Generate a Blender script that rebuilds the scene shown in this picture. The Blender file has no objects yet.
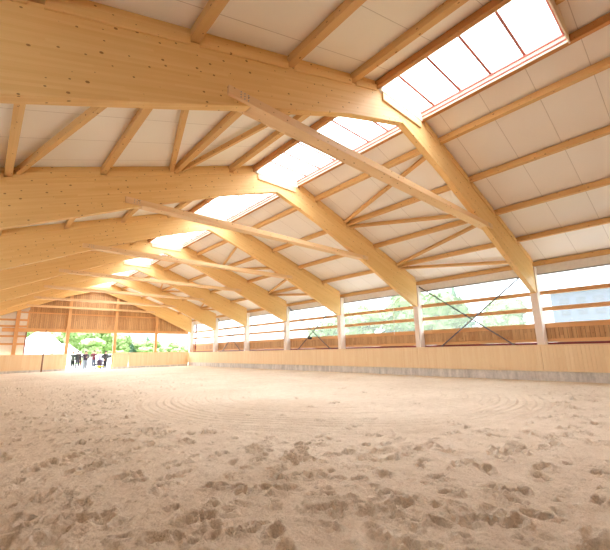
import bpy, bmesh, math, random
import numpy as np
from mathutils import Vector, Matrix
random.seed(7)
S = bpy.context.scene
C = S.collection

# ------------------------------------------------------------------ dimensions (metres)
XC = 8.0                      # ridge
XR, XL = 17.5, -1.5           # inner faces of the columns
Y1, BAY, NF = 4.734, 5.719, 7
YF = [Y1 + i * BAY for i in range(NF)]
YBACK, YFAR = -1.25, 39.5
PUR = [1.09, 2.08, 4.03, 6.03, 8.0, 10.0]
SL = 0.357
def zp(d): return 8.41 - SL * abs(d)          # underside of purlins = top of rafters
ZDK = 0.25                                   # purlin height

# ------------------------------------------------------------------ materials
def newmat(name):
    m = bpy.data.materials.new(name); m.use_nodes = True
    nt = m.node_tree; nt.nodes.clear()
    o = nt.nodes.new('ShaderNodeOutputMaterial')
    return m, nt, o
def N(nt, t, **k):
    n = nt.nodes.new(t)
    for a, v in k.items():
        if hasattr(n, a) and a not in ('inputs',): setattr(n, a, v)
    return n
def sock(nt, n, i, v):
    s = n.inputs[i]
    if hasattr(v, 'node') or isinstance(v, bpy.types.NodeSocket): nt.links.new(v, s)
    else: s.default_value = v
def M(nt, op, a, b=0.0, c=None):
    n = nt.nodes.new('ShaderNodeMath'); n.operation = op
    sock(nt, n, 0, a); sock(nt, n, 1, b)
    if c is not None: sock(nt, n, 2, c)
    return n.outputs[0]
def mix(nt, f, a, b, mode='MIX'):
    n = nt.nodes.new('ShaderNodeMix'); n.data_type = 'RGBA'; n.blend_type = mode
    sock(nt, n, 'Factor', f)
    for i, v in ((6, a), (7, b)):
        if isinstance(v, (tuple, list)): v = tuple(v) + (1,) * (4 - len(v))
        sock(nt, n, i, v)
    return n.outputs[2]
def comb(nt, x, y, z=0.0):
    n = nt.nodes.new('ShaderNodeCombineXYZ'); sock(nt, n, 0, x); sock(nt, n, 1, y); sock(nt, n, 2, z)
    return n.outputs[0]
def noise(nt, vec, scale=1.0, detail=2.0, rough=.5):
    n = nt.nodes.new('ShaderNodeTexNoise'); sock(nt, n, 'Vector', vec)
    n.inputs['Scale'].default_value = scale; n.inputs['Detail'].default_value = detail
    n.inputs['Roughness'].default_value = rough
    return n.outputs[0]
def wnoise(nt, vec):
    n = nt.nodes.new('ShaderNodeTexWhiteNoise'); n.noise_dimensions = '3D'; sock(nt, n, 'Vector', vec)
    return n.outputs[0]
def principled(nt, o, col, rough=.6, bump=None, dist=.01, strength=1.0, spec=.3, metal=0.0):
    b = nt.nodes.new('ShaderNodeBsdfPrincipled')
    if isinstance(col, (tuple, list)): col = tuple(col) + (1,) * (4 - len(col))
    sock(nt, b, 'Base Color', col); sock(nt, b, 'Roughness', rough)
    b.inputs['Specular IOR Level'].default_value = spec; b.inputs['Metallic'].default_value = metal
    if bump is not None:
        n = nt.nodes.new('ShaderNodeBump'); n.inputs['Distance'].default_value = dist
        n.inputs['Strength'].default_value = strength
        sock(nt, n, 'Height', bump); nt.links.new(n.outputs[0], b.inputs['Normal'])
    nt.links.new(b.outputs[0], o.inputs[0]); return b

def wood(name, c1, c2, lam=.04, knots=True, var=.5, rough=.55, knotcol=(.22, .09, .03)):
    m, nt, o = newmat(name)
    uv = N(nt, 'ShaderNodeUVMap').outputs[0]
    sp = N(nt, 'ShaderNodeSeparateXYZ'); nt.links.new(uv, sp.inputs[0])
    oi = N(nt, 'ShaderNodeObjectInfo'); rnd = oi.outputs['Random']
    u = M(nt, 'ADD', sp.outputs[0], M(nt, 'MULTIPLY', rnd, 37.0)); v = sp.outputs[1]
    idx = M(nt, 'FLOOR', M(nt, 'DIVIDE', v, lam))
    r1 = wnoise(nt, comb(nt, idx, rnd, 1.0))
    seg = M(nt, 'FLOOR', M(nt, 'DIVIDE', M(nt, 'ADD', u, M(nt, 'MULTIPLY', r1, 9.0)), 2.6))
    r2 = wnoise(nt, comb(nt, idx, seg, rnd))
    grain = noise(nt, comb(nt, M(nt, 'MULTIPLY', u, 1.6), M(nt, 'MULTIPLY', v, 70.0), M(nt, 'MULTIPLY', r2, 20.0)), 1.0, 3)
    soft = noise(nt, comb(nt, u, M(nt, 'MULTIPLY', v, 9.0), r2), 1.0, 2)
    f = M(nt, 'ADD', M(nt, 'MULTIPLY', r2, var), M(nt, 'ADD', M(nt, 'MULTIPLY', grain, .35), M(nt, 'MULTIPLY', soft, .25)))
    f.node.use_clamp = True
    col = mix(nt, f, c1, c2)
    if knots:
        vo = N(nt, 'ShaderNodeTexVoronoi'); vo.voronoi_dimensions = '2D'; vo.inputs['Scale'].default_value = 1.0
        sock(nt, vo, 'Vector', comb(nt, M(nt, 'MULTIPLY', u, 3.6), M(nt, 'MULTIPLY', v, 5.5), rnd))
        sc = N(nt, 'ShaderNodeSeparateColor'); nt.links.new(vo.outputs['Color'], sc.inputs[0])
        size = M(nt, 'MULTIPLY', M(nt, 'SUBTRACT', sc.outputs[0], .25), .145)
        k = M(nt, 'MULTIPLY', M(nt, 'SUBTRACT', size, vo.outputs['Distance']), 50.0); k.node.use_clamp = True
        k = M(nt, 'MULTIPLY', k, .8)
        col = mix(nt, k, col, knotcol)
    hv = M(nt, 'ADD', M(nt, 'MULTIPLY', grain, .4), soft)
    principled(nt, o, col, rough, hv, .0015, .5)
    return m

W_GLU = wood('glulam_spruce', (.89, .64, .31), (.72, .45, .17), var=.35)
W_PUR = wood('pine_purlin', (.76, .50, .23), (.56, .32, .115), lam=.3, var=.35)
W_DARK = wood('pine_dark_edge', (.62, .32, .12), (.42, .18, .06), lam=.3, var=.3)
W_TIE = wood('planed_tie_board', (.86, .63, .38), (.70, .46, .24), lam=.3, var=.3)
W_KICK = wood('kickboard_boards', (.93, .77, .54), (.84, .64, .40), lam=.14, knots=False, var=.6)
W_KICKC = wood('kickboard_cap', (.93, .74, .50), (.84, .62, .38), lam=.3, knots=False)
W_CLAD = wood('outer_cladding_boards', (.72, .47, .25), (.46, .26, .12), lam=.15, knots=True, var=.6)
W_RAIL = wood('window_rail_wood', (.80, .49, .25), (.64, .34, .14), lam=.3, knots=False)
W_COL = wood('limewashed_column', (.88, .81, .76), (.80, .70, .64), lam=.06, knots=False, var=.3)

def plain(name, col, rough=.6, metal=0.0, n=.12, scale=6.0, spec=.3):
    m, nt, o = newmat(name)
    tc = N(nt, 'ShaderNodeTexCoord')
    t = noise(nt, tc.outputs['Object'], scale, 3)
    c = mix(nt, t, tuple(x * (1 - n) for x in col), tuple(min(1, x * (1 + n)) for x in col))
    principled(nt, o, c, rough, t, .002, .3, spec, metal)
    return m
M_STEEL = plain('galvanised_steel', (.12, .12, .14), .5, .2)
M_REDBAR = plain('oxide_red_bar', (.50, .17, .14), .5)
M_LINING = plain('cream_lining', (.86, .80, .68), .6)
M_REDPL = plain('dark_red_steel', (.20, .03, .03), .5)
M_DARKGAP = plain('dark_backing', (.10, .05, .03), .8)
M_CLADDK = plain('brown_stain', (.25, .13, .07), .6)
M_WHITE = plain('white_header', (.82, .80, .78), .5)
M_GREY = plain('grey_edge_profile', (.35, .35, .37), .5)
M_BLACK = plain('black_plastic', (.02, .02, .022), .4)

def mat_ceiling():
    m, nt, o = newmat('white_sandwich_panels')
    g = N(nt, 'ShaderNodeTexCoord').outputs['Object']
    sp = N(nt, 'ShaderNodeSeparateXYZ'); nt.links.new(g, sp.inputs[0])
    y = M(nt, 'FRACT', M(nt, 'DIVIDE', M(nt, 'ADD', sp.outputs[1], 10.0), 1.144))
    e = M(nt, 'ABSOLUTE', M(nt, 'SUBTRACT', y, .5))
    seam = M(nt, 'MULTIPLY', M(nt, 'SUBTRACT', .0075, e), 400.0); seam.node.use_clamp = True
    idx = M(nt, 'FLOOR', M(nt, 'ADD', M(nt, 'DIVIDE', M(nt, 'ADD', sp.outputs[1], 10.0), 1.144), .5))
    r = wnoise(nt, comb(nt, idx, 3.0))
    t = noise(nt, g, 1.3, 3)
    c = mix(nt, M(nt, 'ADD', M(nt, 'MULTIPLY', r, .5), M(nt, 'MULTIPLY', t, .5)), (.84, .81, .76), (.89, .87, .83))
    c = mix(nt, M(nt, 'MULTIPLY', seam, .55), c, (.35, .30, .26))
    principled(nt, o, c, .55, M(nt, 'SUBTRACT', 1.0, seam), .004, .6)
    return m
M_CEIL = mat_ceiling()

def mat_concrete():
    m, nt, o = newmat('streaked_concrete')
    g = N(nt, 'ShaderNodeTexCoord').outputs['Object']
    mp = N(nt, 'ShaderNodeMapping'); nt.links.new(g, mp.inputs[0]); mp.inputs['Scale'].default_value = (2.2, 2.2, .5)
    a = noise(nt, mp.outputs[0], 2.2, 5, .65)
    b = noise(nt, g, 14, 4)
    f = M(nt, 'MULTIPLY', M(nt, 'SUBTRACT', M(nt, 'ADD', a, M(nt, 'MULTIPLY', b, .3)), .45), 2.6); f.node.use_clamp = True
    c = mix(nt, f, (.50, .50, .50), (.82, .80, .78))
    principled(nt, o, c, .85, b, .004, .5)
    return m
M_CONC = mat_concrete()

def mat_sand():
    m, nt, o = newmat('riding_sand')
    g = N(nt, 'ShaderNodeTexCoord').outputs['Object']
    a = noise(nt, g, .45, 3); b = noise(nt, g, 5.0, 4, .6); c_ = noise(nt, g, 70.0, 4, .8)
    vo = N(nt, 'ShaderNodeTexVoronoi'); vo.inputs['Scale'].default_value = 38.0; nt.links.new(g, vo.inputs[0])
    crumb = M(nt, 'SUBTRACT', 1.0, vo.outputs['Distance'])
    f = M(nt, 'ADD', M(nt, 'MULTIPLY', a, .3), M(nt, 'ADD', M(nt, 'MULTIPLY', b, .3), M(nt, 'MULTIPLY', c_, .5)))
    f = M(nt, 'MULTIPLY', M(nt, 'SUBTRACT', f, .32), 2.6); f.node.use_clamp = True
    col = mix(nt, f, (.54, .43, .315), (.86, .76, .64))
    e_ = noise(nt, g, 34.0, 4, .75)
    spk = M(nt, 'MULTIPLY', M(nt, 'SUBTRACT', e_, .56), 9.0); spk.node.use_clamp = True
    col = mix(nt, M(nt, 'MULTIPLY', spk, .38), col, (.33, .235, .16))
    h = M(nt, 'ADD', M(nt, 'MULTIPLY', b, .45), M(nt, 'ADD', M(nt, 'MULTIPLY', c_, .7), M(nt, 'MULTIPLY', crumb, .45)))
    principled(nt, o, col, .95, h, .018, .9, .1)
    return m
M_SAND = mat_sand()

def mat_pane(name, tr, tl, tint=(1, 1, 1)):
    m, nt, o = newmat(name)
    t = N(nt, 'ShaderNodeBsdfTransparent'); t.inputs[0].default_value = (*tint, 1)
    d = N(nt, 'ShaderNodeBsdfTranslucent'); d.inputs[0].default_value = (.95, .96, .97, 1)
    gl = N(nt, 'ShaderNodeBsdfGlossy'); gl.inputs['Roughness'].default_value = .15
    a = N(nt, 'ShaderNodeMixShader'); a.inputs[0].default_value = tl / (tr + tl)
    nt.links.new(t.outputs[0], a.inputs[1]); nt.links.new(d.outputs[0], a.inputs[2])
    b = N(nt, 'ShaderNodeMixShader'); b.inputs[0].default_value = .04
    nt.links.new(a.outputs[0], b.inputs[1]); nt.links.new(gl.outputs[0], b.inputs[2])
    nt.links.new(b.outputs[0], o.inputs[0]); return m
M_PANE = mat_pane('hazy_window_sheet', .91, .09, (.58, .66, .69))
M_SKYL = mat_pane('clear_rooflight_sheet', .85, .15)

def mat_leaf(name, a, b):
    m, nt, o = newmat(name)
    g = N(nt, 'ShaderNodeTexCoord').outputs['Object']
    t = noise(nt, g, 2.2, 4, .7)
    f = M(nt, 'MULTIPLY', M(nt, 'SUBTRACT', t, .35), 3.0); f.node.use_clamp = True
    principled(nt, o, mix(nt, f, a, b), .7)
    return m
LEAF = [mat_leaf('birch_leaves', (.13, .20, .07), (.33, .42, .20)),
        mat_leaf('meadow_shrub_leaves', (.17, .26, .09), (.36, .45, .22)),
        mat_leaf('spruce_needles', (.045, .10, .06), (.12, .20, .13))]
M_BARK = plain('bark', (.16, .12, .09), .9)
M_GRAVEL = plain('pale_gravel', (.55, .53, .50), .95, n=.25, scale=3)
M_GRASS = mat_leaf('grass', (.12, .2, .05), (.24, .34, .12))

# ------------------------------------------------------------------ mesh helpers
class MB:
    def __init__(s): s.v, s.f, s.uv, s.mi = [], [], [], []
    def quadbox(s, c8, uax, uoff=0.0, voff=0.0, mi=0):
        """c8: 8 corners (bottom 4 ccw, top 4 ccw); uax: unit vector of grain"""
        b = len(s.v); s.v += [tuple(p) for p in c8]
        U = Vector(uax).normalized()
        for f in ((3,2,1,0),(4,5,6,7),(0,1,5,4),(1,2,6,5),(2,3,7,6),(3,0,4,7)):
            s.f.append([b + i for i in f]); s.mi.append(mi)
            P = [Vector(c8[i]) for i in f]
            n = (P[1]-P[0]).cross(P[2]-P[0])
            if n.length < 1e-12: n = (P[2]-P[0]).cross(P[3]-P[0])
            n.normalize()
            if abs(n.dot(U)) > .9:
                a = U.orthogonal().normalized(); w = U.cross(a)
                s.uv.append([(p.dot(a) + uoff, p.dot(w) + voff) for p in P])
            else:
                w = n.cross(U).normalized()
                k = 1 if max(w, key=abs) > 0 else -1
                s.uv.append([(p.dot(U) + uoff, k * p.dot(w) + voff) for p in P])
    def box(s, x0, x1, y0, y1, z0, z1, axis='x', **k):
        U = {'x': (1,0,0), 'y': (0,1,0), 'z': (0,0,1)}[axis]
        s.quadbox([(x0,y0,z0),(x1,y0,z0),(x1,y1,z0),(x0,y1,z0),(x0,y0,z1),(x1,y0,z1),(x1,y1,z1),(x0,y1,z1)], U, **k)
    def beam(s, a, b, w, h, up=(0,0,1), **k):
        """w across, h along up; a-b is the centre line"""
        a, b = Vector(a), Vector(b); d = (b-a).normalized()
        sd = d.cross(Vector(up)).normalized(); u = sd.cross(d).normalized()
        q = lambda p, i, j: p + sd * (w/2*i) + u * (h/2*j)
        s.quadbox([q(a,-1,-1),q(a,1,-1),q(b,1,-1),q(b,-1,-1),q(a,-1,1),q(a,1,1),q(b,1,1),q(b,-1,1)], d, **k)
    def prism(s, poly, y0, y1, uvf, mi=0):
        """poly of (x,z) extruded along y; uvf maps (x,y,z)->uv for the sides"""
        n = len(poly); b = len(s.v)
        s.v += [(x, y0, z) for x, z in poly] + [(x, y1, z) for x, z in poly]
        s.f.append(list(range(b, b+n))); s.uv.append([uvf(x, z, 0) for x, z in poly]); s.mi.append(mi)
        s.f.append(list(range(b+2*n-1, b+n-1, -1))); s.uv.append([uvf(x, z, 0) for x, z in reversed(poly)]); s.mi.append(mi)
        for i in range(n):
            j = (i+1) % n
            s.f.append([b+i, b+n+i, b+n+j, b+j]); s.mi.append(mi)
            (xa, za), (xb, zb) = poly[i], poly[j]
            ua, ub = uvf(xa, za, 0), uvf(xb, zb, 0)
            s.uv.append([(ua[0], ua[1]), (ua[0], ua[1] + (y1-y0)), (ub[0], ub[1] + (y1-y0)), (ub[0], ub[1])])
    def tube(s, a, b, r0, r1=None, n=8, mi=0):
        r1 = r0 if r1 is None else r1
        a, b = Vector(a), Vector(b); d = (b-a).normalized(); e = d.orthogonal().normalized(); g = d.cross(e)
        k = len(s.v)
        for p, r in ((a, r0), (b, r1)):
            for i in range(n):
                t = 2*math.pi*i/n; s.v.append(tuple(p + (e*math.cos(t) + g*math.sin(t))*r))
        for i in range(n):
            j = (i+1) % n
            s.f.append([k+i, k+j, k+n+j, k+n+i]); s.uv.append([(0,0)]*4); s.mi.append(mi)
        s.f.append([k+i for i in reversed(range(n))]); s.uv.append([(0,0)]*n); s.mi.append(mi)
        s.f.append([k+n+i for i in range(n)]); s.uv.append([(0,0)]*n); s.mi.append(mi)
    def build(s, name, mats, parent=None, origin=None, bevel=0.0, smooth=False):
        me = bpy.data.meshes.new(name)
        o3 = Vector(origin) if origin is not None else Vector((0,0,0))
        me.from_pydata([tuple(Vector(p) - o3) for p in s.v], [], s.f)
        ul = me.uv_layers.new(name='UVMap')
        flat = [c for f in s.uv for c in f]
        for i, c in enumerate(flat): ul.data[i].uv = c
        mats = mats if isinstance(mats, (list, tuple)) else [mats]
        for m in mats: me.materials.append(m)
        for i, p in enumerate(me.polygons):
            p.material_index = s.mi[i]; p.use_smooth = smooth
        me.validate(); me.update()
        bm = bmesh.new(); bm.from_mesh(me); bmesh.ops.recalc_face_normals(bm, faces=bm.faces[:]); bm.to_mesh(me); bm.free()
        o = bpy.data.objects.new(name, me); C.objects.link(o)
        if parent is not None:
            o.parent = parent; o.location = o3 - parent.location
        else: o.location = o3
        if bevel:
            b = o.modifiers.new('edge', 'BEVEL'); b.width = bevel; b.segments = 1; b.limit_method = 'ANGLE'
        return o
def empty(name, loc):
    o = bpy.data.objects.new(name, None); C.objects.link(o); o.location = loc; o.empty_display_size = .2
    return o
def tag(o, label=None, cat=None, group=None, kind=None):
    if label: o['label'] = label
    if cat: o['category'] = cat
    if group: o['group'] = group
    if kind: o['kind'] = kind
    return o
def struct(name, b, m, parent=None, **k):
    o = b.build(name, m, parent, **k); 
    if parent is None: o['kind'] = 'structure'
    return o
ORD = ['first', 'second', 'third', 'fourth', 'fifth', 'sixth', 'seventh']
def bayname(i):
    return 'in front of the first roof frame' if i == 0 else 'between the %s and %s roof frames' % (ORD[i-1], ORD[i])
def shortbay(i): return 'before frame one' if i == 0 else 'from %s to %s frame' % (ORD[i-1], ORD[i])

# ------------------------------------------------------------------ ground
def sand():
    def lines(segs):
        out = [segs[0][0]]
        for a, b, st in segs:
            n = max(1, round((b-a)/st)); out += list(np.linspace(a, b, n+1)[1:])
        return np.array(out)
    xs = lines([(-1.46, -.2, .1), (-.2, 4.6, .016), (4.6, 8, .026), (8, 12, .045), (12, 17.46, .06)])
    ys = lines([(-1.2, .2, .1), (.2, 4.6, .016), (4.6, 8, .026), (8, 14, .045), (14, 24, .08), (24, 39.62, .14)])
    X, Y = np.meshgrid(xs, ys, indexing='ij')
    rng = np.random.RandomState(3)
    def vn(sc, seed, sx=1.0):
        r = np.random.RandomState(seed); gx = (X+5)*sc*sx; gy = (Y+5)*sc
        n1, n2 = int(gx.max())+3, int(gy.max())+3; L = r.rand(n1, n2)
        i, j = gx.astype(int), gy.astype(int); fx, fy = gx-i, gy-j
        fx = fx*fx*(3-2*fx); fy = fy*fy*(3-2*fy)
        return (L[i,j]*(1-fx)+L[i+1,j]*fx)*(1-fy) + (L[i,j+1]*(1-fx)+L[i+1,j+1]*fx)*fy - .5
    Z = .05*vn(.35, 1) + .03*vn(1.1, 2)
    R = np.hypot(X, Y)
    cx, cy = 9.2, 9.0
    rc = np.hypot((X-cx), (Y-cy)*.97)
    inner = 1/(1+np.exp((rc-6.3)*3))                       # the harrowed round track
    rough = (1 - .8*inner) * np.clip(1.25 - R/40, .45, 1)
    Z += rough * (.024*vn(3.2, 4) + .013*vn(7.5, 5)) + (.35+.65*rough)*(.012*vn(16, 6) + .011*vn(30, 7))
    ridge = np.clip(vn(5.5, 12)*2, 0, 1); Z += rough*.008*ridge
    # ring grooves
    band = np.exp(-((rc-5.2)/.9)**2)
    wob = .25*vn(.6, 8)
    Z += .010*band*np.sin(2*np.pi*(rc+wob*.25)/.21) + .006*inner*np.sin(2*np.pi*(rc+wob*.25)/.10)
    for rr, w in ((6.1, .10), (5.75, .07), (4.2, .06), (3.5, .08)):
        Z -= .020*np.exp(-((rc-rr+wob*.3)/w)**2) * (.6+.8*(vn(.8, 9)+.5))
    # hoof prints
    def stamp(px, py, a, r, dep, ang):
        k = 2.6*r
        i0, i1 = np.searchsorted(xs, px-k), np.searchsorted(xs, px+k)
        j0, j1 = np.searchsorted(ys, py-k), np.searchsorted(ys, py+k)
        if i1-i0 < 2 or j1-j0 < 2: return
        dx = X[i0:i1, j0:j1]-px; dy = Y[i0:i1, j0:j1]-py
        c, s = math.cos(ang), math.sin(ang)
        u = (dx*c+dy*s)/(r*a); v = (-dx*s+dy*c)/r
        q = np.sqrt(u*u+v*v) + .7*vn_l[i0:i1, j0:j1]
        Z[i0:i1, j0:j1] += -dep/(1+np.exp((q-1)*6)) + .42*dep*np.exp(-((q-1.45)/.33)**2)*(1+.7*u/np.maximum(q, .3))
    vn_l = vn(24, 20)
    cnt = 0
    while cnt < 2700:
        px = rng.uniform(-1.3, 17.2); py = rng.uniform(-.5, 38.5)
        if rng.rand() > np.exp(-math.hypot(px, py)/16)*1.2: continue
        q = math.hypot(px-cx, py-cy)
        if q < 6.6 and rng.rand() > .10 + (.5 if q > 6.2 else 0): continue
        cnt += 1
        big = rng.rand()
        ang = rng.uniform(0, 6.28)
        stamp(px, py, rng.uniform(1.0, 1.5), rng.uniform(.038, .068), rng.uniform(.03, .065), ang)
        if big > .72:                                       # scuffed pair of prints
            for q in range(rng.randint(1, 3)):
                stamp(px+rng.uniform(-.22, .22), py+rng.uniform(-.18, .18), 1.3, rng.uniform(.035, .06), rng.uniform(.025, .055), ang+rng.uniform(-.5, .5))
    # clods
    for q in range(1600):
        d = 1.2 + abs(rng.normal(0, 5.5)); t = rng.uniform(-.1, 1.7)
        px, py = d*math.sin(t), d*math.cos(t)
        if math.hypot(px-cx, py-cy) < 6 and rng.rand() > .25: continue
        stamp(px, py, rng.uniform(.8, 1.5), rng.uniform(.025, .045), -rng.uniform(.006, .016), rng.uniform(0, 6.28))
    # level towards the walls
    edge = np.clip(np.minimum.reduce([X+1.5, 17.5-X, 39.7-Y]), 0, 1)
    Z = Z*np.clip(.25+edge, 0, 1) - .01
    nx, ny = len(xs), len(ys)
    co = np.empty((nx*ny, 3), np.float32); co[:,0] = X.ravel(); co[:,1] = Y.ravel(); co[:,2] = Z.ravel()
    I = (np.arange(nx-1)[:,None]*ny + np.arange(ny-1)[None,:]).ravel()
    F = np.stack([I, I+ny, I+ny+1, I+1], 1).astype(np.int32)
    me = bpy.data.meshes.new('floor')
    me.vertices.add(len(co)); me.vertices.foreach_set('co', co.ravel())
    me.loops.add(F.size); me.loops.foreach_set('vertex_index', F.ravel())
    me.polygons.add(len(F)); me.polygons.foreach_set('loop_start', np.arange(0, F.size, 4, dtype=np.int32))
    me.update(calc_edges=True); me.materials.append(M_SAND)
    me.polygons.foreach_set('use_smooth', np.ones(len(F), bool))
    o = bpy.data.objects.new('floor', me); C.objects.link(o); o['kind'] = 'structure'
    o['label'] = 'loose beige riding sand marked with hoof prints and a circular track'
sand()
b = MB()
GX0, GX1, GY0, GY1 = -60, 90, -30, 190
for x0, x1, y0, y1 in ((GX0, -1.6, GY0, GY1), (18.0, GX1, GY0, GY1), (-1.6, 18.0, 39.6, GY1), (-1.6, 18.0, GY0, -1.3)):
    b.box(x0, x1, y0, y1, -.3, -.05)
g = struct('ground', b, M_GRAVEL); g['label'] = 'pale gravel yard around the riding hall'
b = MB(); b.box(-60, 90, 66, 190, -.05, .02); b.box(24, 90, -30, 66, -.05, .02)
struct('ground_meadow', b, M_GRASS)

# ------------------------------------------------------------------ roof frames
LOW = [(0, 7.52), (1.3, 7.08), (2.3, 6.73), (3.5, 6.22), (5.0, 5.60), (6.0, 5.15), (7.2, 4.62), (8.0, 4.27), (9.5, 3.62)]
def rafter_poly(sg):
    lo = [(XC + sg*d, z) for d, z in LOW] + [(XC + sg*9.5, 3.62), (XC + sg*9.62, 3.62)][1:]
    hi = [(XC + sg*9.62, zp(9.62)-.005), (XC + sg*1.03, zp(1.03)-.005), (XC + sg*.93, 7.95), (XC, 7.95)]
    return lo + hi
def slope_uv(sg):
    c, s = math.cos(math.atan(SL)), math.sin(math.atan(SL))
    def f(x, z, y):
        d = (x-XC)*sg
        return (d*c - z*s, d*s + z*c)
    return f
def make_frame(i):
    y = YF[i]
    t = empty('glulam_roof_frame', (XC, y+.11, 3.62))
    far = 'farthest, standing against the gable wall' if i == NF-1 else ('nearest, crossing the top of the view' if i == 0 else ORD[i]+' counted from the nearest')
    tag(t, 'cambered glulam roof frame with tie, ' + far, 'roof frame', 'glulam roof frames across the hall')
    for sg in (-1, 1):
        b = MB(); b.prism(rafter_poly(sg), y, y+.19, slope_uv(sg))
        b.build('rafter', W_GLU, t, bevel=.006)
    for yy in (y-.066, y+.191):
        b = MB(); b.box(XC-5.43, XC+5.43, yy, yy+.065, 5.60, 5.77)
        tie = b.build('tie_beam', W_TIE, t, bevel=.004)
        if yy < y:
            b = MB(); b.box(XC-4.95, XC+4.95, y+.0, y+.19, 5.603, 5.63); b.build('tie_packing', W_TIE, t)
        b = MB()
        for sx in (-1, 1):
            for p in range(3):
                for q in range(3):
                    xx = XC + sx*(5.2 - p*.075) ; zz = 5.64 + q*.05
                    fy = (yy, yy-.008) if yy < y else (yy+.065, yy+.073)
                    b.tube((xx, fy[0], zz), (xx, fy[1], zz), .011, n=6)
        b.build('bolt_group', M_GREY, tie).location = (0, 0, 0)
    b = MB(); b.box(XC-.93, XC+.93, y-.052, y-.001, 7.76, 7.98); b.build('ridge_board', W_TIE, t, bevel=.004)
    ds = [(PUR[k]+.08, PUR[k+1]-.08) for k in range(5)]
    for sg in (-1, 1):
        for a, c in ds:
            if c > 9.6: c = 9.6
            b = MB()
            z = lambda d, o: zp(d)+o
            P = [(XC+sg*a, z(a, .002)), (XC+sg*c, z(c, .002)), (XC+sg*c, z(c, ZDK-.004)), (XC+sg*a, z(a, ZDK-.004))]
            b.prism(P, y+.015, y+.175, slope_uv(sg)); b.build('blocking_board', W_GLU, t)
            b = MB()
            P = [(XC+sg*a, z(a, -.075)), (XC+sg*c, z(c, -.075)), (XC+sg*c, z(c, .10)), (XC+sg*a, z(a, .10))]
            b.prism(P, y-.034, y-.001, slope_uv(sg)); b.build('ledger_strip', W_GLU, t, bevel=.003)
    return t
for i in range(NF): make_frame(i)

# columns
def make_column(i, sg):
    y = YF[i]-.04
    xi = XC + sg*9.5
    t = empty('timber_column', (xi + sg*.22, y+.15, 0))
    side = 'window wall' if sg > 0 else 'side wall behind the camera'
    tag(t, 'pale column of the %s under the %s roof frame' % (side, ORD[i]), 'column', 'pale columns along the side walls')
    b = MB(); x0, x1 = sorted((xi, xi+sg*.44)); b.box(x0, x1, y, y+.28, 0, 3.615, axis='z'); b.build('shaft', W_COL, t, bevel=.008)
    b = MB(); x0, x1 = sorted((xi+sg*.125, xi+sg*.44)); b.box(x0, x1, y, y+.28, 3.616, 4.80, axis='z')
    b.build('shaft_head', W_COL, t, bevel=.006)
for i in range(NF):
    for sg in ((1, -1)): make_column(i, sg)

# purlins
slope_name = {1: 'window-side slope', -1: 'opposite slope'}
pl_name = ['directly beside the rooflight', 'one below the rooflight edge', 'upper middle of', 'middle of', 'lower part of', 'at the eaves of']
ybounds = [YBACK] + [y+.11 for y in YF[:-1]] + [YFAR]
for i in range(NF):
    y0, y1 = ybounds[i], ybounds[i+1]
    for sg in (1, -1):
        for k, d in enumerate(PUR):
            z = zp(d)
            zz0 = z if k else z
            b = MB(); x = XC + sg*d
            zt = zp(d+.08)+ZDK-.004
            b.box(x-(.06 if k == 0 else .078), x+(.06 if k == 0 else .078), y0+.002, y1-.002, z+.03, zt, axis='y')
            o = b.build('roof_purlin', W_DARK if k == 0 else W_PUR, origin=(x, y0, z), bevel=.004 if i < 3 else 0)
            nm = ['purlin edging the rooflight', 'second purlin down from the rooflight', 'third purlin down from the rooflight',
                  'fourth purlin down from the rooflight', 'fifth purlin down from the rooflight', 'eaves purlin'][k]
            tag(o, 'pine %s on %s, %s' % (nm, slope_name[sg], shortbay(i)), 'purlin', 'pine roof purlins')
b = MB(); b.box(XC-.06, XC+.06, YBACK+.01, 1.02, zp(0)-.12, zp(0)+.12, axis='y')
tag(b.build('ridge_purlin', W_PUR, origin=(XC, 0, 8.3), bevel=.004), 'short pine ridge beam ending at the near end of the rooflight', 'purlin')

# diagonal braces
for i in (1, 3, 5):
    ya, yb = YF[i-1]+.24, YF[i]-.04
    for sg in (1, -1):
        for n, (da, db) in enumerate(((2.25, 3.85), (5.85, 4.2), (6.2, 7.85), (9.6, 8.2))):
            pa = Vector((XC+sg*da, ya, zp(da)+.10)); pb = Vector((XC+sg*db, yb, zp(db)+.10))
            up = Vector((sg*SL, 0, 1)).normalized()
            b = MB(); b.beam(pa, pb, .12, .13, up)
            o = b.build('diagonal_brace', W_PUR, origin=pa, bevel=.004 if i == 1 else 0)
            where = ['topmost, just below the rooflight', 'second from the ridge', 'third from the ridge', 'lowest, by the eaves'][n]
            tag(o, 'pine diagonal roof brace, %s, %s, %s' % (where, slope_name[sg], shortbay(i)), 'brace', 'diagonal roof braces')

# steel cross rods
for i in (1, 3, 5):
    ya, yb = YF[i-1]+.264, YF[i]-.064
    br = empty('steel_cross_brace', (17.8, (ya+yb)/2, .75))
    tag(br, 'thin grey steel cross of two rods before the windows, ' + shortbay(i), 'cross brace', 'steel crosses in the window wall')
    for n, (za, zb) in enumerate(((.75, 4.72), (4.72, .75))):
        x = 17.78+.055*n; b = MB(); b.tube((x, ya, za), (x, yb, zb), .031, n=8)
        t = b.build('rod', M_STEEL, br)
        pm = Vector((x, ya + (yb-ya)*.86, za+(zb-za)*.86)); d = (Vector((x, yb, zb))-Vector((x, ya, za))).normalized()
        b = MB(); b.tube(pm-d*.14, pm+d*.14, .04, n=8); b.build('turnbuckle', M_STEEL, t).location = (0, 0, 0)

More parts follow.
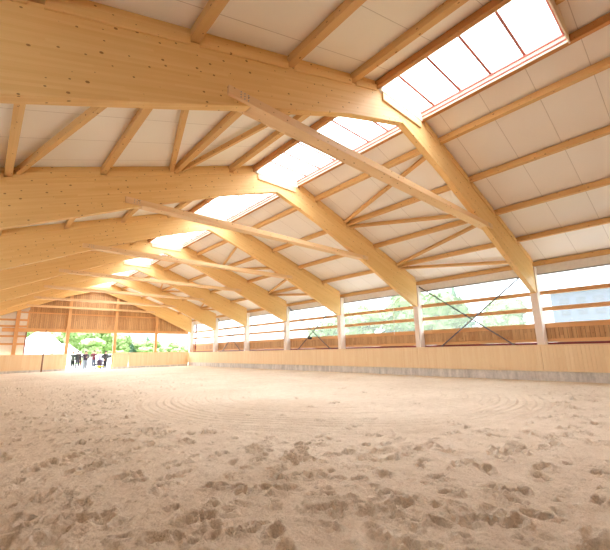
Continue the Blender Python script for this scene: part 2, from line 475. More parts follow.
# ------------------------------------------------------------------ ceiling with rooflights
b = MB(); th = .12
def slab(sg, d0, d1, y0, y1):
    P = [(XC+sg*d0, zp(d0)+ZDK), (XC+sg*d1, zp(d1)+ZDK), (XC+sg*d1, zp(d1)+ZDK+th), (XC+sg*d0, zp(d0)+ZDK+th)]
    b.prism(P, y0, y1, lambda x, z, y: (x, z))
for sg in (1, -1):
    slab(sg, 1.03, 10.9, YBACK-.3, YFAR+.35)
    slab(sg, 0, 1.03, YBACK-.3, 1.03)
struct('ceiling', b, M_CEIL)
for i in range(NF):
    ya = 1.06 if i == 0 else YF[i-1]+.30
    yb = YF[i]-.06
    t = empty('ridge_rooflight', (XC, (ya+yb)/2, 8.2))
    tag(t, 'glazed ridge rooflight with thin reddish bars, ' + bayname(i), 'skylight', 'rooflights along the ridge')
    e = (YF[i-1]+.23 if i else 1.0)
    b = MB()
    for sg in (1, -1):
        x0, x1 = sorted((XC+sg*1.0, XC+sg*1.028)); b.box(x0, x1, ya, yb, 8.06, 8.50, axis='y')
    b.box(XC-1.0, XC+1.0, ya-.03, ya, 7.99, 8.66); b.box(XC-1.0, XC+1.0, yb, yb+.03, 7.99, 8.66)
    b.build('curb_lining', M_LINING, t)
    n = int((yb-ya-.2)/.79)
    for k in range(n+1):
        yy = ya + .05 + .79*k
        b = MB(); b.box(XC-.98, XC+.98, yy-.029, yy+.029, 8.262, 8.29)
        b.build('glazing_bar', M_REDBAR, t)
    for sg in (1, -1):
        b = MB(); b.box(XC+sg*.955-.025, XC+sg*.955+.025, ya, yb, 8.225, 8.26, axis='y'); b.build('edge_bar', M_REDBAR, t)
        b = MB(); b.tube((XC+sg*.98, ya, 8.13), (XC+sg*.98, yb, 8.13), .02, n=6); b.build('cable_rail', M_REDBAR, t)
    b = MB(); prof = [(-1.03, 8.50), (-.6, 8.62), (0, 8.66), (.6, 8.62), (1.03, 8.50)]
    k = len(b.v)
    for (xa, za), (xb, zb) in zip(prof, prof[1:]):
        b.v += [(XC+xa, ya, za), (XC+xb, ya, zb), (XC+xb, yb, zb), (XC+xa, yb, za)]
        b.f.append([k, k+1, k+2, k+3]); b.uv.append([(0,0)]*4); b.mi.append(0); k += 4
    b.build('pane', M_SKYL, t)
# roof strips closing the ridge over every frame
b = MB()
for i in range(NF):
    y0 = YF[i]-.03; y1 = YF[i]+.27 if i < NF-1 else YFAR+.35
    b.box(XC-1.03, XC+1.03, y0, y1, 8.50, 8.60)
struct('ceiling_ridge_strips', b, M_LINING)

# ------------------------------------------------------------------ side walls
def board_row(b, x0, x1, y0, y1, z0, z1, w, gap, axis):
    """vertical boards in a row along y (axis 'y') or along x"""
    L0, L1 = (y0, y1) if axis == 'y' else (x0, x1)
    n = max(1, round((L1-L0)/w)); s = (L1-L0)/n
    for k in range(n):
        a, c = L0+k*s+gap/2, L0+(k+1)*s-gap/2
        if axis == 'y': b.box(x0, x1, a, c, z0, z1, axis='z', uoff=random.random()*9)
        else: b.box(a, c, y0, y1, z0, z1, axis='z', uoff=random.random()*9)
def side_wall(sg):  # left side unseen: its boarding height and window strip are shaped for the light
    f = lambda a, c: tuple(sorted((XC+sg*a, XC+sg*c)))
    nm = 'right' if sg > 0 else 'left'
    # header between eaves purlin and glazing
    b = MB(); x0, x1 = f(10.0, 10.07); b.box(x0, x1, YBACK, YFAR, 4.50, 4.86, axis='y')
    struct('wall_%s' % nm, b, M_WHITE)
    b = MB(); x0, x1 = f(9.98, 10.07); b.box(x0, x1, YBACK, YFAR, 4.44, 4.498, axis='y')
    struct('trim_%d' % (1 if sg > 0 else 2), b, M_GREY)
    # concrete plinth
    b = MB(); x0, x1 = f(9.46, 9.60); b.box(x0, x1, YBACK, YFAR-.3, -.12, .385, axis='y')
    ob = struct('baseboard_%s' % nm, b, M_CONC)
    # dark red sill plate
    b = MB(); x0, x1 = f(9.96, 10.06); b.box(x0, x1, YBACK, YFAR, 1.36, 1.535, axis='y')
    struct('trim_%d' % (3 if sg > 0 else 4), b, M_REDPL)
    b = MB(); x0, x1 = f(9.96, 10.06); b.box(x0, x1, YBACK, YFAR, -.1, 1.359, axis='y')
    struct('wall_%s_base' % nm, b, M_CONC)
    for i in range(NF):
        y0 = YBACK if i == 0 else YF[i-1]+.11; y1 = YF[i]+.109
        if i == NF-1: y1 = YF[i]+.3
        b = MB(); x0, x1 = f(9.99, 10.02); board_row(b, x0, x1, y0, y1, 1.69, 2.14 if sg > 0 else 3.4, .15, .012, 'y')
        x2, x3 = f(10.025, 10.06)
        b.box(x2, x3, y0, y1, 1.54, 2.3 if sg > 0 else 3.4, axis='y', mi=1)
        w = struct('wall_%s_boarding' % nm, b, [W_CLAD, M_DARKGAP])
        b = MB(); x0, x1 = f(9.945, 10.022); b.box(x0, x1, y0, y1, 1.54, 1.688, axis='y')
        struct('trim_rail', b, W_RAIL)
        t = empty('window_%d' % (i+1 + (0 if sg > 0 else 10)), (XC+sg*10, (y0+y1)/2, 2.15)); t['kind'] = 'structure'
        t['label'] = 'long hazy window band %s, %s wall' % (bayname(i), nm)  # on the left wall an unseen strip, added to let in fill light
        for z0, z1, n2 in ((2.142, 2.34, 'window_sill'), (2.86, 3.03, 'window_rail'), (3.56, 3.735, 'window_rail'))[0 if sg > 0 else 2:]:
            b = MB(); x0, x1 = f(9.945, 10.03); b.box(x0, x1, y0, y1, z0, z1, axis='y'); b.build(n2, W_RAIL, t)
        b = MB(); xx = XC+sg*10.045
        for ya, yb in ((y0, y1),):
            b.v += [(xx, ya, 2.31 if sg > 0 else 3.41), (xx, yb, 2.31 if sg > 0 else 3.41), (xx, yb, 4.44), (xx, ya, 4.44)]
            b.f.append([0,1,2,3]); b.uv.append([(0,0)]*4); b.mi.append(0)
        b.build('window_pane', M_PANE, t)
        # kickboards
        ka, kb = (YBACK if i == 0 else YF[i-1]+.11), (YF[i]+.11 if i < NF-1 else YF[i]+.02)
        t = empty('kickboard_panel', (XC+sg*9.4, (ka+kb)/2, .38))
        tag(t, 'pale vertical-board kickboard below the %s, %s' % ('window wall' if sg > 0 else 'wall beside the camera', shortbay(i)), 'kickboard', 'kickboards around the arena')
        b = MB(); x0, x1 = f(9.40, 9.43); board_row(b, x0, x1, ka+.004, kb-.004, .375, 1.40, .135, .005, 'y')
        b.build('boarding', W_KICK, t)
        b = MB(); x0, x1 = f(9.432, 9.455); b.box(x0, x1, ka+.01, kb-.01, .40, 1.38, axis='y'); b.build('backing_board', W_KICK, t)
        b = MB(); x0, x1 = f(9.385, 9.47); b.box(x0, x1, ka+.002, kb-.002, 1.402, 1.445, axis='y'); b.build('cap_rail', W_KICKC, t)
side_wall(1); side_wall(-1)
b = MB(); b.box(17.93, 18.0, 38.45, 38.62, 1.54, 4.44, axis='z'); struct('trim_5', b, M_REDPL)

# cable loop and lamp on the window wall
pts = [(17.9, 11.66, 4.42), (17.9, 11.75, 4.2), (17.9, 12.1, 4.0), (17.9, 12.22, 3.7), (17.9, 12.28, 2.6), (17.9, 12.28, 2.2)]
b = MB()
for p, q in zip(pts, pts[1:]): b.tube(p, q, .014, n=6)
o = b.build('hanging_cable', M_WHITE, origin=pts[0])
tag(o, 'thin pale cable hanging in a bend across the greenish window', 'cable')
t = empty('wall_lamp', (17.85, 19.45, 2.27)); tag(t, 'small round black lamp unit on the sill where two rods cross', 'lamp')
b = MB(); b.tube((17.70, 19.45, 2.30), (17.86, 19.45, 2.27), .13, .09, n=16); b.build('lamp_head', M_BLACK, t)
b = MB(); b.box(17.86, 17.928, 19.40, 19.50, 2.18, 2.32, axis='z'); b.build('bracket', M_BLACK, t)

# ------------------------------------------------------------------ far gable wall
YG = YFAR
b = MB()
def gable_boards(b, y0, y1, xa, xb, z0f, w=.16, gap=.014):
    n = round((xb-xa)/w); s = (xb-xa)/n
    for k in range(n):
        x0, x1 = xa+k*s+gap/2, xa+(k+1)*s-gap/2
        za, zb = [zp(x-XC)+ZDK-.01 for x in (x0, x1)]
        b.quadbox([(x0,y0,z0f),(x1,y0,z0f),(x1,y1,z0f),(x0,y1,z0f),(x0,y0,za),(x1,y0,zb),(x1,y1,zb),(x0,y1,za)], (0,0,1), uoff=random.random()*9)
gable_boards(b, YG, YG+.025, 2.902, 17.95, 3.62)
z9 = zp(0)+ZDK
b2 = MB()
P = [(2.9, 3.62), (17.95, 3.62), (17.95, zp(9.95)+ZDK-.01), (8.0, z9-.01), (2.9, zp(5.1)+ZDK-.01)]
k = len(b.v)
b.prism(P, YG+.027, YG+.05, lambda x, z, y: (z, x), mi=1)
struct('wall_far', b, [W_CLAD, M_DARKGAP])
b = MB(); P = [(-2.0, 1.5), (2.9, 1.5), (2.9, zp(5.1)+ZDK-.01), (-2.0, zp(10)+ZDK-.01)]
b.prism(P, YG, YG+.06, lambda x, z, y: (x, z)); struct('wall_far_panel', b, M_WHITE)
def gx(n, x0, x1, y0, y1, z0, z1, m, ax='x', **k):
    b = MB(); b.box(x0, x1, y0, y1, z0, z1, axis=ax); return struct(n, b, m, **k)
gx('trim_lintel', 1.2, 17.45, YG-.10, YG-.002, 3.42, 3.74, W_RAIL)
gx('trim_rail_upper', 2.3, 17.4, YG-.06, YG-.002, 5.05, 5.17, W_RAIL)
for n, z in enumerate((4.43, 3.89, 3.05, 2.39)):
    gx('trim_panel_rail', -1.9, 2.82, YG-.05, YG-.002, z-.08, z+.08, W_RAIL)
gx('trim_jamb', 2.82, 2.9, YG-.06, YG+.06, 1.5, 3.42, M_REDPL, 'z')
gx('trim_upper_stud', 2.82, 2.92, YG-.05, YG-.002, 3.74, 5.3, W_RAIL, 'z')
for n, x in enumerate((2.15, 5.88, 9.86, 13.82)):
    b = MB(); b.box(x-.13, x+.13, YG-.32, YG-.105, -.08, zp(x-XC)-.01 if n in (1, 2) else zp(x-XC)-.01, axis='z')
    o = b.build('gable_post', W_COL if False else W_RAIL, origin=(x, YG-.2, 0))
    tag(o, 'slender timber post of the far wall, ' + ['in front of the white panel', 'beside the group of people', 'between the entrance and the long opening', 'dividing the long opening'][n], 'post', 'posts of the far gable wall')
# thin pole above the gate seam
def far_kick(x0, x1, label):
    t = empty('kickboard_panel', ((x0+x1)/2, YG-.4, .0)); tag(t, label, 'kickboard', 'kickboards around the arena')
    b = MB(); board_row(b, x0, x1, YG-.43, YG-.40, .18, 1.47, .135, .005, 'x'); b.build('boarding', W_KICK, t)
    b = MB(); b.box(x0+.01, x1-.01, YG-.398, YG-.375, .2, 1.45); b.build('backing_board', W_KICK, t)
    b = MB(); b.box(x0, x1, YG-.44, YG-.36, 1.472, 1.51); b.build('cap_rail', W_KICKC, t)
    b = MB(); b.box(x0, x1, YG-.42, YG-.36, -.1, .178); b.build('base_rail', M_CONC, t)
far_kick(-1.4, 4.15, 'kickboard of the far wall below the white panel')
far_kick(4.27, 6.0, 'kickboard gate of the far wall beside the people')
far_kick(9.78, 11.2, 'short kickboard of the far wall beside the entrance')
far_kick(11.23, 17.4, 'long kickboard of the far wall below the tree view')
b = MB(); b.box(4.155, 4.265, YG-.45, YG-.36, -.05, 1.52, axis='z'); b.tube((4.21, YG-.40, 1.52), (4.21, YG-.40, 3.6), .028)
tag(b.build('gate_post', M_CLADDK, origin=(4.21, YG-.4, 0)), 'narrow brown gate post that thins to a pole before the white building', 'post')

# near gable wall behind the camera
b = MB(); gable_boards(b, YBACK-.03, YBACK-.005, -2.0, 18.0, -.1, w=.2)
P = [(-2.05, -.1), (18.05, -.1), (18.05, zp(10)+ZDK-.01), (8.0, z9-.01), (-2.05, zp(10)+ZDK-.01)]
b.prism(P, YBACK-.08, YBACK-.032, lambda x, z, y: (z, x), mi=1)
struct('wall_near', b, [W_CLAD, M_DARKGAP])

# ------------------------------------------------------------------ people
SKIN = plain('skin', (.62, .38, .28), .6, n=.05)
_cl = {}
def cloth(col):
    if col not in _cl: _cl[col] = plain('cloth', col, .85, n=.15, scale=20)
    return _cl[col]
def skin_mesh(chains, mats, matf):
    """chains: list of lists of (x,y,z,r), first vertex of every chain may coincide with an earlier one"""
    verts, radii, edges, key = [], [], [], {}
    for ch in chains:
        prev = None
        for x, y, z, r in ch:
            k = (round(x, 4), round(y, 4), round(z, 4))
            if k not in key: key[k] = len(verts); verts.append((x, y, z)); radii.append(r)
            c = key[k]
            if prev is not None and prev != c: edges.append((prev, c))
            prev = c
    me = bpy.data.meshes.new('tmp'); me.from_pydata(verts, edges, []); me.update()
    o = bpy.data.objects.new('tmp', me); C.objects.link(o)
    m = o.modifiers.new('s', 'SKIN'); 
    for v, r in zip(me.skin_vertices[0].data if me.skin_vertices else [], radii): v.radius = (r, r*.85)
    if not me.skin_vertices:
        bm = bmesh.new(); bm.from_mesh(me); lay = bm.verts.layers.skin.verify()
        bm.verts.ensure_lookup_table()
        for i, v in enumerate(bm.verts): v[lay].radius = (radii[i], radii[i]*.85); v[lay].use_root = (i == 0)
        bm.to_mesh(me); bm.free()
    u = o.modifiers.new('u', 'SUBSURF'); u.levels = u.render_levels = 1
    dg = bpy.context.evaluated_depsgraph_get(); dg.update()
    r = bpy.data.meshes.new_from_object(o.evaluated_get(dg)); bpy.data.objects.remove(o)
    r.materials.clear()
    for mm in mats: r.materials.append(mm)
    for p in r.polygons: p.material_index = matf(p.center); p.use_smooth = True
    return r
def hand(chains, wx, wy, wz, dx, dy, dz, s, side):
    """palm continues the forearm along (dx,dy,dz); four fingers and a thumb"""
    d = Vector((dx, dy, dz)).normalized(); w = Vector((0, 1, 0)) if abs(d.y) < .8 else Vector((0, 0, 1))
    w = (w - d*w.dot(d)).normalized(); c = d.cross(w)*side
    p0 = Vector((wx, wy, wz)); pm = p0 + d*.075*s
    chains.append([(*p0, .028*s), (*pm, .036*s)])
    for k, (L, off) in enumerate(((.072, .033), (.082, .011), (.077, -.011), (.06, -.031))):
        a = pm + w*off*s; m1 = a + d*L*.5*s; m2 = m1 + (d*.8 + c*.55).normalized()*L*.55*s
        chains.append([(*pm, .036*s), (*a, .011*s), (*m1, .010*s), (*m2, .008*s)])
    t0 = p0 + d*.03*s + w*.025*s
    chains.append([(*pm, .036*s), (*t0, .013*s), (*(t0 + (d*.6+w)*.035*s), .011*s), (*(t0 + (d+w)*.05*s), .009*s)])
def person(x, y, rz, h, top, legs, hair, label, pose='stand', shoes=(.05, .04, .04), z0=-.05, w=1.0):
    s = h/1.75
    t = empty('person', (x, y, z0)); t.rotation_euler = (0, 0, rz)
    tag(t, label, 'person', 'visitors beyond the arena')
    # faces -y ; pelvis is the root
    P = lambda a, b_, c, r: (a*s, b_*s, c*s, r*s)
    pel = P(0, 0, .95, .135*w)
    ch = [[pel, P(0, .0, 1.12, .125*w), P(0, .01, 1.30, .145*w), P(0, .015, 1.43, .10*w), P(0, .0, 1.50, .055), P(0, -.01, 1.56, .058), P(0, -.015, 1.63, .092), P(0, -.01, 1.69, .078)]]
    st = {'stand': .09, 'wide': .15}.get(pose, .09)
    for sx in (-1, 1):
        ch.append([pel, P(sx*.09, 0, .88, .105*w), P(sx*st*1.05, -.01, .50, .072*w), P(sx*st*1.1, .015, .28, .066*w), P(sx*st*1.1, .02, .09, .05*w), P(sx*st*1.15, -.02, .045, .042), P(sx*st*1.25, -.14, .035, .035)])
        sh = P(sx*.19*w, .01, 1.40, .07*w)
        neck = P(0, .015, 1.43, .10*w)
        if pose == 'crossed':
            el = P(sx*.25, -.02, 1.12, .042); wr = P(sx*.02, -.22, 1.17, .028); dd = (-sx, -.05, .05)
        elif pose == 'pockets':
            el = P(sx*.29, .06, 1.13, .042); wr = P(sx*.20, -.06, .93, .03); dd = (-sx*.3, -.3, -1)
        elif pose == 'push':
            el = P(sx*.23, -.10, 1.14, .042); wr = P(sx*.20, -.34, 1.05, .028); dd = (0, -1, -.2)
        else:
            el = P(sx*.24, .03, 1.12, .042); wr = P(sx*.25, -.03, .88, .028); dd = (0, -.15, -1)
        ch.append([neck, sh, el, wr])
        hand(ch, wr[0], wr[1], wr[2], *dd, s, sx)
    def mf(c):
        z = c.z/s
        if z > 1.485: return 0
        if z < .085: return 3
        hand_ = False
        if pose == 'crossed': hand_ = c.y/s < -.19 and abs(c.x/s) < .05
        elif pose == 'push': hand_ = c.y/s < -.36
        elif pose == 'pockets': hand_ = abs(c.x/s) > .13 and z < .93 and c.y/s < -.05
        else: hand_ = abs(c.x/s) > .20 and z < .90
        if hand_: return 0
        return 1 if z > .90 or abs(c.x/s) > .19 else 2
    me = skin_mesh(ch, [SKIN, cloth(top), cloth(legs), cloth(shoes)], mf)
    # face: nose, ears, eyes, mouth
    bm = bmesh.new(); bm.from_mesh(me)
    def ball(c, r, sc, mi):
        q = bmesh.ops.create_icosphere(bm, subdivisions=1, radius=r*s, matrix=Matrix.Translation(Vector(c)*s) @ Matrix.Diagonal((*sc, 1)))
        fs = {f for v in q['verts'] for f in v.link_faces}
        for f in fs: f.material_index = mi; f.smooth = True
    ball((0, -.105, 1.635), .016, (.8, 1.2, 1.5), 0)
    for sx in (-1, 1):
        ball((sx*.085, -.005, 1.64), .024, (.4, .7, 1.2), 0)
        ball((sx*.032, -.090, 1.655), .010, (1.2, .6, .7), 3)
    ball((0, -.092, 1.595), .02, (1.3, .4, .35), 3)
    bm.to_mesh(me); bm.free()
    bo = bpy.data.objects.new('body', me); C.objects.link(bo); bo.parent = t
    # hair cap
    bm = bmesh.new(); bmesh.ops.create_icosphere(bm, subdivisions=3, radius=.103*s, matrix=Matrix.Translation(Vector((0, .005, 1.675))*s) @ Matrix.Diagonal((.92, 1.02, .98, 1)))
    dele = [v for v in bm.verts if (v.co.y/s < -.045 and v.co.z/s < 1.70) or v.co.z/s < 1.60]
    bmesh.ops.delete(bm, geom=dele, context='VERTS')
    hm = bpy.data.meshes.new('hair'); bm.to_mesh(hm); bm.free(); hm.materials.append(cloth(hair))
    for p in hm.polygons: p.use_smooth = True
    ho = bpy.data.objects.new('hair', hm); C.objects.link(ho); ho.parent = t
    so = ho.modifiers.new('t', 'SOLIDIFY'); so.thickness = .012; so.offset = 1
    return t
DK = (.03, .035, .04)
def PX(u):
    """where along the line of visitors somebody stands, from the spacing of the group"""
    return 7.02 + (u-72)*.0872
person(PX(72), 42.4, .3, 1.74, (.07, .09, .08), DK, (.30, .12, .07), 'person in grey-green jacket at the outer edge of the group, near the post', 'stand', w=1.25)
person(PX(75.9), 42.1, .1, 1.80, DK, (.04, .045, .07), (.04, .03, .025), 'tall person dressed all in black with dark hair', 'pockets', w=1.25)
person(PX(79.2), 42.5, -.4, 1.58, (.10, .06, .06), (.26, .09, .06), (.25, .16, .09), 'short person in russet trousers among the group', 'stand', w=1.2)
person(PX(84.0), 42.3, .2, 1.78, (.045, .03, .05), (.22, .28, .36), (.05, .035, .03), 'person in dark pullover and pale blue jeans', 'crossed', w=1.3)
person(PX(87.0), 43.3, -.2, 1.72, (.24, .26, .24), (.20, .21, .20), (.20, .15, .10), 'person in light grey standing half behind the blue-jeans wearer', 'stand', w=1.2)
person(PX(92.4), 42.2, .15, 1.84, (.15, .045, .07), (.12, .15, .22), (.07, .05, .04), 'broad person in maroon jacket standing a little apart', 'crossed', w=1.35)
person(PX(101.6), 43.3, .9, 1.70, (.36, .32, .46), (.34, .32, .42), (.07, .05, .04), 'person in pale lilac clothes behind the pushchair', 'stand', w=1.1)
person(PX(104.6), 42.2, .5, 1.76, (.03, .03, .035), (.025, .025, .03), (.05, .04, .03), 'person in black coat and trousers beside the pushchair', 'pockets', w=1.3)
person(19.2, 46.3, .3, 1.76, DK, DK, (.03, .03, .03), 'dark-haired person outside, just showing over the long kickboard', 'stand', w=1.1)
person(19.85, 46.5, -.3, 1.78, (.06, .06, .08), DK, (.03, .03, .03), 'second dark-haired person over the long kickboard, nearer the corner column', 'stand', w=1.1)
person(5.62, 45.5, 0, 1.68, DK, DK, (.03, .03, .03), 'lone dark-haired person seen over the kickboard gate before the white building', 'stand')

# pushchair
t = empty('pushchair', (PX(98.4), 41.7, -.05)); t.rotation_euler = (0, 0, 2.4)
tag(t, 'small pushchair with dark seat and yellow underside beside the lilac-clad person', 'pushchair')
def pc(name, m, fn):
    b = MB(); fn(b); o = b.build(name, m, None, smooth=False); o.parent = t; return o
pc('seat', cloth((.05, .03, .05)), lambda b: (b.quadbox([(-.2,-.2,.40),(.2,-.2,.40),(.2,.2,.36),(-.2,.2,.36),(-.2,-.22,.52),(.2,-.22,.52),(.2,.2,.46),(-.2,.2,.46)], (1,0,0)),
    b.quadbox([(-.2,.12,.40),(.2,.12,.40),(.2,.2,.40),(-.2,.2,.40),(-.19,.26,.86),(.19,.26,.86),(.19,.33,.84),(-.19,.33,.84)], (1,0,0))))
pc('canopy', cloth((.04, .03, .06)), lambda b: b.prism([(-.21+.0, .66), (.21, .66), (.2, .8), (.12, .92), (-.12, .92), (-.2, .8)], -.12, .3, lambda x, z, y: (x, z)))
pc('basket', cloth((.55, .42, .03)), lambda b: b.quadbox([(-.17,-.22,.14),(.17,-.22,.14),(.17,.22,.14),(-.17,.22,.14),(-.2,-.28,.32),(.2,-.28,.32),(.2,.26,.32),(-.2,.26,.32)], (1,0,0)))
pc('frame', M_STEEL, lambda b: [b.tube((sx*.22, -.3, .1), (sx*.22, .5, 1.02), .012) for sx in (-1, 1)] + [b.tube((-.22, .5, 1.02), (.22, .5, 1.02), .014)] + [b.tube((sx*.22, .3, .1), (sx*.22, -.1, .42), .012) for sx in (-1, 1)])
for sx in (-1, 1):
    for yy in (-.3, .3): pc('wheel', M_BLACK, lambda b: b.tube((sx*.235, yy, .1), (sx*.265, yy, .1), .10, n=16))

# ------------------------------------------------------------------ outside: buildings and trees
M_DKGLASS = plain('dark_glass', (.06, .07, .10), .2)
M_WWALL = plain('white_render', (.88, .88, .88), .8, n=.03)
M_LROOF = plain('light_roof', (.74, .75, .76), .6, n=.08)
def house(name, x0, x1, y0, y1, he, hr, label, wall, roof, along='y', windows=()):
    t = empty(name, ((x0+x1)/2, (y0+y1)/2, -.05)); tag(t, label, 'building')
    b = MB(); xm = (x0+x1)/2
    if along == 'y': b.prism([(x0, -.05), (x1, -.05), (x1, he), (xm, hr), (x0, he)], y0, y1, lambda x, z, y: (x, z))
    else: b.box(x0, x1, y0, y1, -.05, he)
    b.build('wall', wall, t)
    b = MB()
    for sg in (-1, 1):
        xe = xm + sg*((x1-x0)/2+.35); ze = he - .35*(hr-he)/((x1-x0)/2)
        b.prism([(xm, hr+.02), (xe, ze+.02), (xe, ze+.16), (xm, hr+.18)], y0-.3, y1+.3, lambda x, z, y: (x, z))
    b.build('roof', roof, t)
    for face, a0, a1, z0, z1 in windows:
        b = MB()
        if face == 'x': b.box(x0-.05, x0+.02, a0, a1, z0, z1)
        else: b.box(a0, a1, y0-.05, y0+.02, z0, z1)
        b.build('window', M_DKGLASS, t)
    return t
house('white_building', 3.6, 8.9, 60, 74, 2.2, 4.75, 'white gabled building outside behind the kickboard gate', M_WWALL, M_LROOF)
house('white_shed', 9.6, 13.2, 76, 88, 2.0, 3.3, 'lower white shed with pale roof behind the people', M_WWALL, M_LROOF)
t = empty('parked_car', (12.6, 52.5, -.05)); t.rotation_euler = (0, 0, .15)
tag(t, 'white parked car partly hidden by the short far kickboard', 'car')
b = MB(); b.prism([(-2.1, .3), (2.1, .3), (2.15, .75), (1.2, .95), (.6, 1.42), (-1.3, 1.45), (-2.0, .95), (-2.15, .7)], -.85, .85, lambda x, z, y: (x, z)); o = b.build('body', M_WWALL, None, bevel=.06); o.parent = t
b = MB()
for yy in (-.862, .852): b.prism([(.98, .97), (.52, 1.36), (-1.2, 1.38), (-1.75, .97)], yy, yy+.01, lambda x, z, y: (x, z))
o = b.build('side_window', M_BLACK, None); o.parent = t
for sx in (-1.3, 1.3):
    for yy in (-.88, .70):
        b = MB(); b.tube((sx, yy, .32), (sx, yy+.18, .32), .32, n=20); o = b.build('wheel', M_BLACK, None); o.parent = t
house('blue_grey_building', 33, 45, 1.0, 8.0, 5.6, 7.6, 'blue-grey building outside behind the nearest window', plain('bluegrey_render', (.085, .10, .15), .8), M_LROOF,
      windows=[('x', 1.6+k*1.05, 2.2+k*1.05, z, z+1.3) for k in range(6) for z in (1.2, 3.6)])

def crown_mesh(seed, kind):
    r = random.Random(seed); bm = bmesh.new()
    def leafpack(c, rad, n):
        for k in range(n):
            v = Vector((r.gauss(0, 1), r.gauss(0, 1), r.gauss(0, 1))).normalized()*rad*(.75+.4*r.random())
            p = c+v; a = Vector((r.gauss(0,1), r.gauss(0,1), r.gauss(0,1))).normalized(); e = a.orthogonal().normalized(); q = rad*.13*(.6+r.random())
            bm.faces.new([bm.verts.new(p+a*q), bm.verts.new(p+e*q), bm.verts.new(p-a*q), bm.verts.new(p-e*q)])
    if kind == 2:
        for k in range(9):
            z = .16+.8*k/9; R = .30*(1-k/9.3)
            q = bmesh.ops.create_cone(bm, cap_ends=False, segments=14, radius1=R, radius2=R*.25, depth=.17, matrix=Matrix.Translation((0,0,z)))
            for v in q['verts']: v.co += Vector((r.uniform(-1,1), r.uniform(-1,1), r.uniform(-1,1)))*R*.14
            leafpack(Vector((0,0,z-.03)), R*.95, 120)
    else:
        for k in range(13):
            t_ = r.uniform(0, 6.28); d = r.uniform(.05, .24); z = r.uniform(.35, .82) if kind == 0 else r.uniform(.2, .75)
            R = r.uniform(.12, .19); c = Vector((d*math.cos(t_), d*math.sin(t_), z))
            q = bmesh.ops.create_icosphere(bm, subdivisions=2, radius=R, matrix=Matrix.Translation(c))
            for v in q['verts']: v.co = c+(v.co-c)*(1+r.uniform(-.2, .2))
            leafpack(c, R*1.05, 170)
    me = bpy.data.meshes.new('crown'); bm.to_mesh(me); bm.free(); me.materials.append(LEAF[kind]); return me
CROWN = {(k, j): crown_mesh(10*k+j, k) for k in range(3) for j in range(2)}
TRUNK = MB(); TRUNK.tube((0,0,-.01), (0,0,.5), .022, .012, n=8)
TRUNK.tube((0,0,.3), (.12,.03,.55), .009, .005, n=6); TRUNK.tube((0,0,.34), (-.11,.05,.58), .009, .005, n=6)
tr0 = TRUNK.build('trunk', M_BARK); trunk_me = tr0.data; bpy.data.objects.remove(tr0)
KN = ['light_green_tree', 'leafy_shrub', 'dark_conifer']
PLACED = [(3.2, 9.3, 59, 75), (9.2, 13.6, 75, 89), (32.4, 46, .4, 8.8)]
def tree(x, y, h, kind, label, group, wide=1.0):
    for q in range(60):
        ry = h*wide*(.42 if kind != 2 else .32)
        if all(x+ry < a or x-ry > b_ or y+ry < c or y-ry > d for a, b_, c, d in PLACED): break
        g = 1.03; x, y, h = x*g, y*g, (h-1.4)*g+1.4
    PLACED.append((x-ry, x+ry, y-ry, y+ry))
    t = empty(KN[kind], (x, y, -.05)); s = h; rot = random.uniform(0, 6.28)
    tag(t, label, 'shrub' if kind == 1 else 'tree', group)
    for nm, me in (('crown', CROWN[(kind, random.randint(0, 1))]), ('trunk', trunk_me)):
        o = bpy.data.objects.new(nm, me); C.objects.link(o); o.parent = t
        o.scale = (s*wide, s*wide, s); o.rotation_euler = (0, 0, rot)
G1 = 'trees beyond the entrance'; G2 = 'trees beyond the long opening'; G3 = 'trees outside the window wall'
for x, y, h, k, w in ((15.0, 88, 8.8, 0, 1.1), (18.2, 92, 9.4, 0, 1.1), (21.2, 90, 7.0, 0, 1.2), (12.0, 92, 8.4, 0, 1.1), (8.6, 96, 8.2, 0, 1.2), (17, 84, 5.2, 1, 1.3), (20.2, 84, 4.8, 1, 1.3), (13.6, 84, 5.4, 1, 1.3)):
    tree(x, y, h, k, 'pale green leafy tree outside, seen behind the visitors or the white building' if k == 0 else 'bushy light green shrub outside behind the visitors', G1 if k == 0 else 'shrubs beyond the entrance', w)
for x, y, h, k, w in ((24.2, 90, 5.9, 0, 1.1), (26.4, 93, 6.6, 2, 1.0), (28.0, 90, 5.2, 0, 1.1), (30.4, 92, 6.3, 2, 1.0), (32.6, 94, 4.8, 0, 1.2), (35.5, 94, 3.9, 0, 1.2), (38.2, 94, 4.4, 0, 1.2), (41.5, 94, 4.2, 0, 1.2)):
    tree(x, y, h, k, 'light green tree beyond the far kickboard opening' if k == 0 else 'dark green conifer rising above its neighbours beyond the far opening', G2 if k == 0 else 'conifers beyond the far opening', w)
for k in range(11):
    tree(23.2+k*2.0, 84+random.uniform(-2, 2), random.uniform(2.6, 3.6), 1, 'low green shrub beyond the far kickboard opening', 'low shrubs beyond the far opening', 1.5)
for x, y, h, k, w in ((35, 12.6, 6.0, 0, 1.1), (37, 19.5, 8.2, 0, 1.15), (38, 24.5, 8.6, 0, 1.1), (35, 29.5, 8.2, 0, 1.1), (36, 36, 6.0, 0, 1.1), (44, 21, 9.5, 2, 1), (44, 30, 9, 2, 1)):
    tree(x, y, h, k, 'leafy tree outside, blurred through the hazy side windows' if k == 0 else 'tall conifer outside, dim behind the hazy side windows', G3 if k == 0 else 'conifers outside the window wall', w)

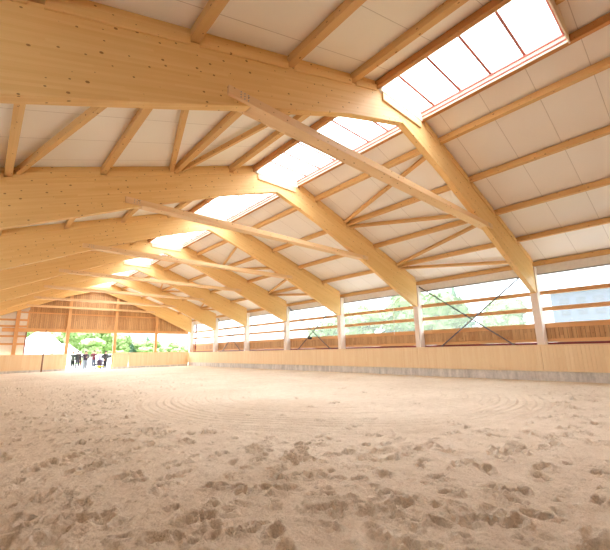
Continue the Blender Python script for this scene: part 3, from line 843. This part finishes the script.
# ------------------------------------------------------------------ light, camera, view
w = bpy.data.worlds.new('World'); S.world = w; w.use_nodes = True
nt = w.node_tree; bg = nt.nodes['Background']
tc = nt.nodes.new('ShaderNodeTexCoord'); nz = nt.nodes.new('ShaderNodeTexNoise'); nz.inputs['Scale'].default_value = 1.5
nt.links.new(tc.outputs['Generated'], nz.inputs[0])
mx = nt.nodes.new('ShaderNodeMix'); mx.data_type = 'RGBA'; mx.inputs[6].default_value = (.90, .95, 1, 1); mx.inputs[7].default_value = (1, 1, 1, 1)
nt.links.new(nz.outputs[0], mx.inputs[0]); nt.links.new(mx.outputs[2], bg.inputs[0])
sx = nt.nodes.new('ShaderNodeSeparateXYZ'); nt.links.new(tc.outputs['Generated'], sx.inputs[0])
up = M(nt, 'MAXIMUM', sx.outputs[2], 0.0)
nt.links.new(M(nt, 'ADD', .36, M(nt, 'MULTIPLY', up, .74)), bg.inputs[1])      # overcast sky, brightest at the zenith

F, PITCH, YAW, ROLL = 358.347, math.radians(11.871), math.radians(41.876), math.radians(-1.111)
f = Vector((math.sin(YAW)*math.cos(PITCH), math.cos(YAW)*math.cos(PITCH), math.sin(PITCH)))
R = Vector((math.cos(YAW), -math.sin(YAW), 0)); U = R.cross(f)
R2 = R*math.cos(ROLL)+U*math.sin(ROLL); U2 = -R*math.sin(ROLL)+U*math.cos(ROLL)
cam = bpy.data.cameras.new('Camera'); co = bpy.data.objects.new('Camera', cam); C.objects.link(co)
cam.sensor_fit = 'HORIZONTAL'; cam.sensor_width = 36; cam.lens = F*36/610
mt = Matrix((R2, U2, -f)).transposed().to_4x4(); mt.translation = (0, 0, 1.4); co.matrix_world = mt
cam.clip_start = .05; cam.clip_end = 500
S.camera = co
S.view_settings.view_transform = 'Standard'; S.view_settings.look = 'None'; S.view_settings.gamma = 1
S.view_settings.use_curve_mapping = False
S.view_settings.exposure = 3.85
S.cycles.max_bounces = 12; S.cycles.diffuse_bounces = 8; S.cycles.transparent_max_bounces = 16
S.cycles.transmission_bounces = 6; S.cycles.caustics_reflective = False; S.cycles.caustics_refractive = False
S.cycles.use_denoising = True; S.cycles.sample_clamp_indirect = 8
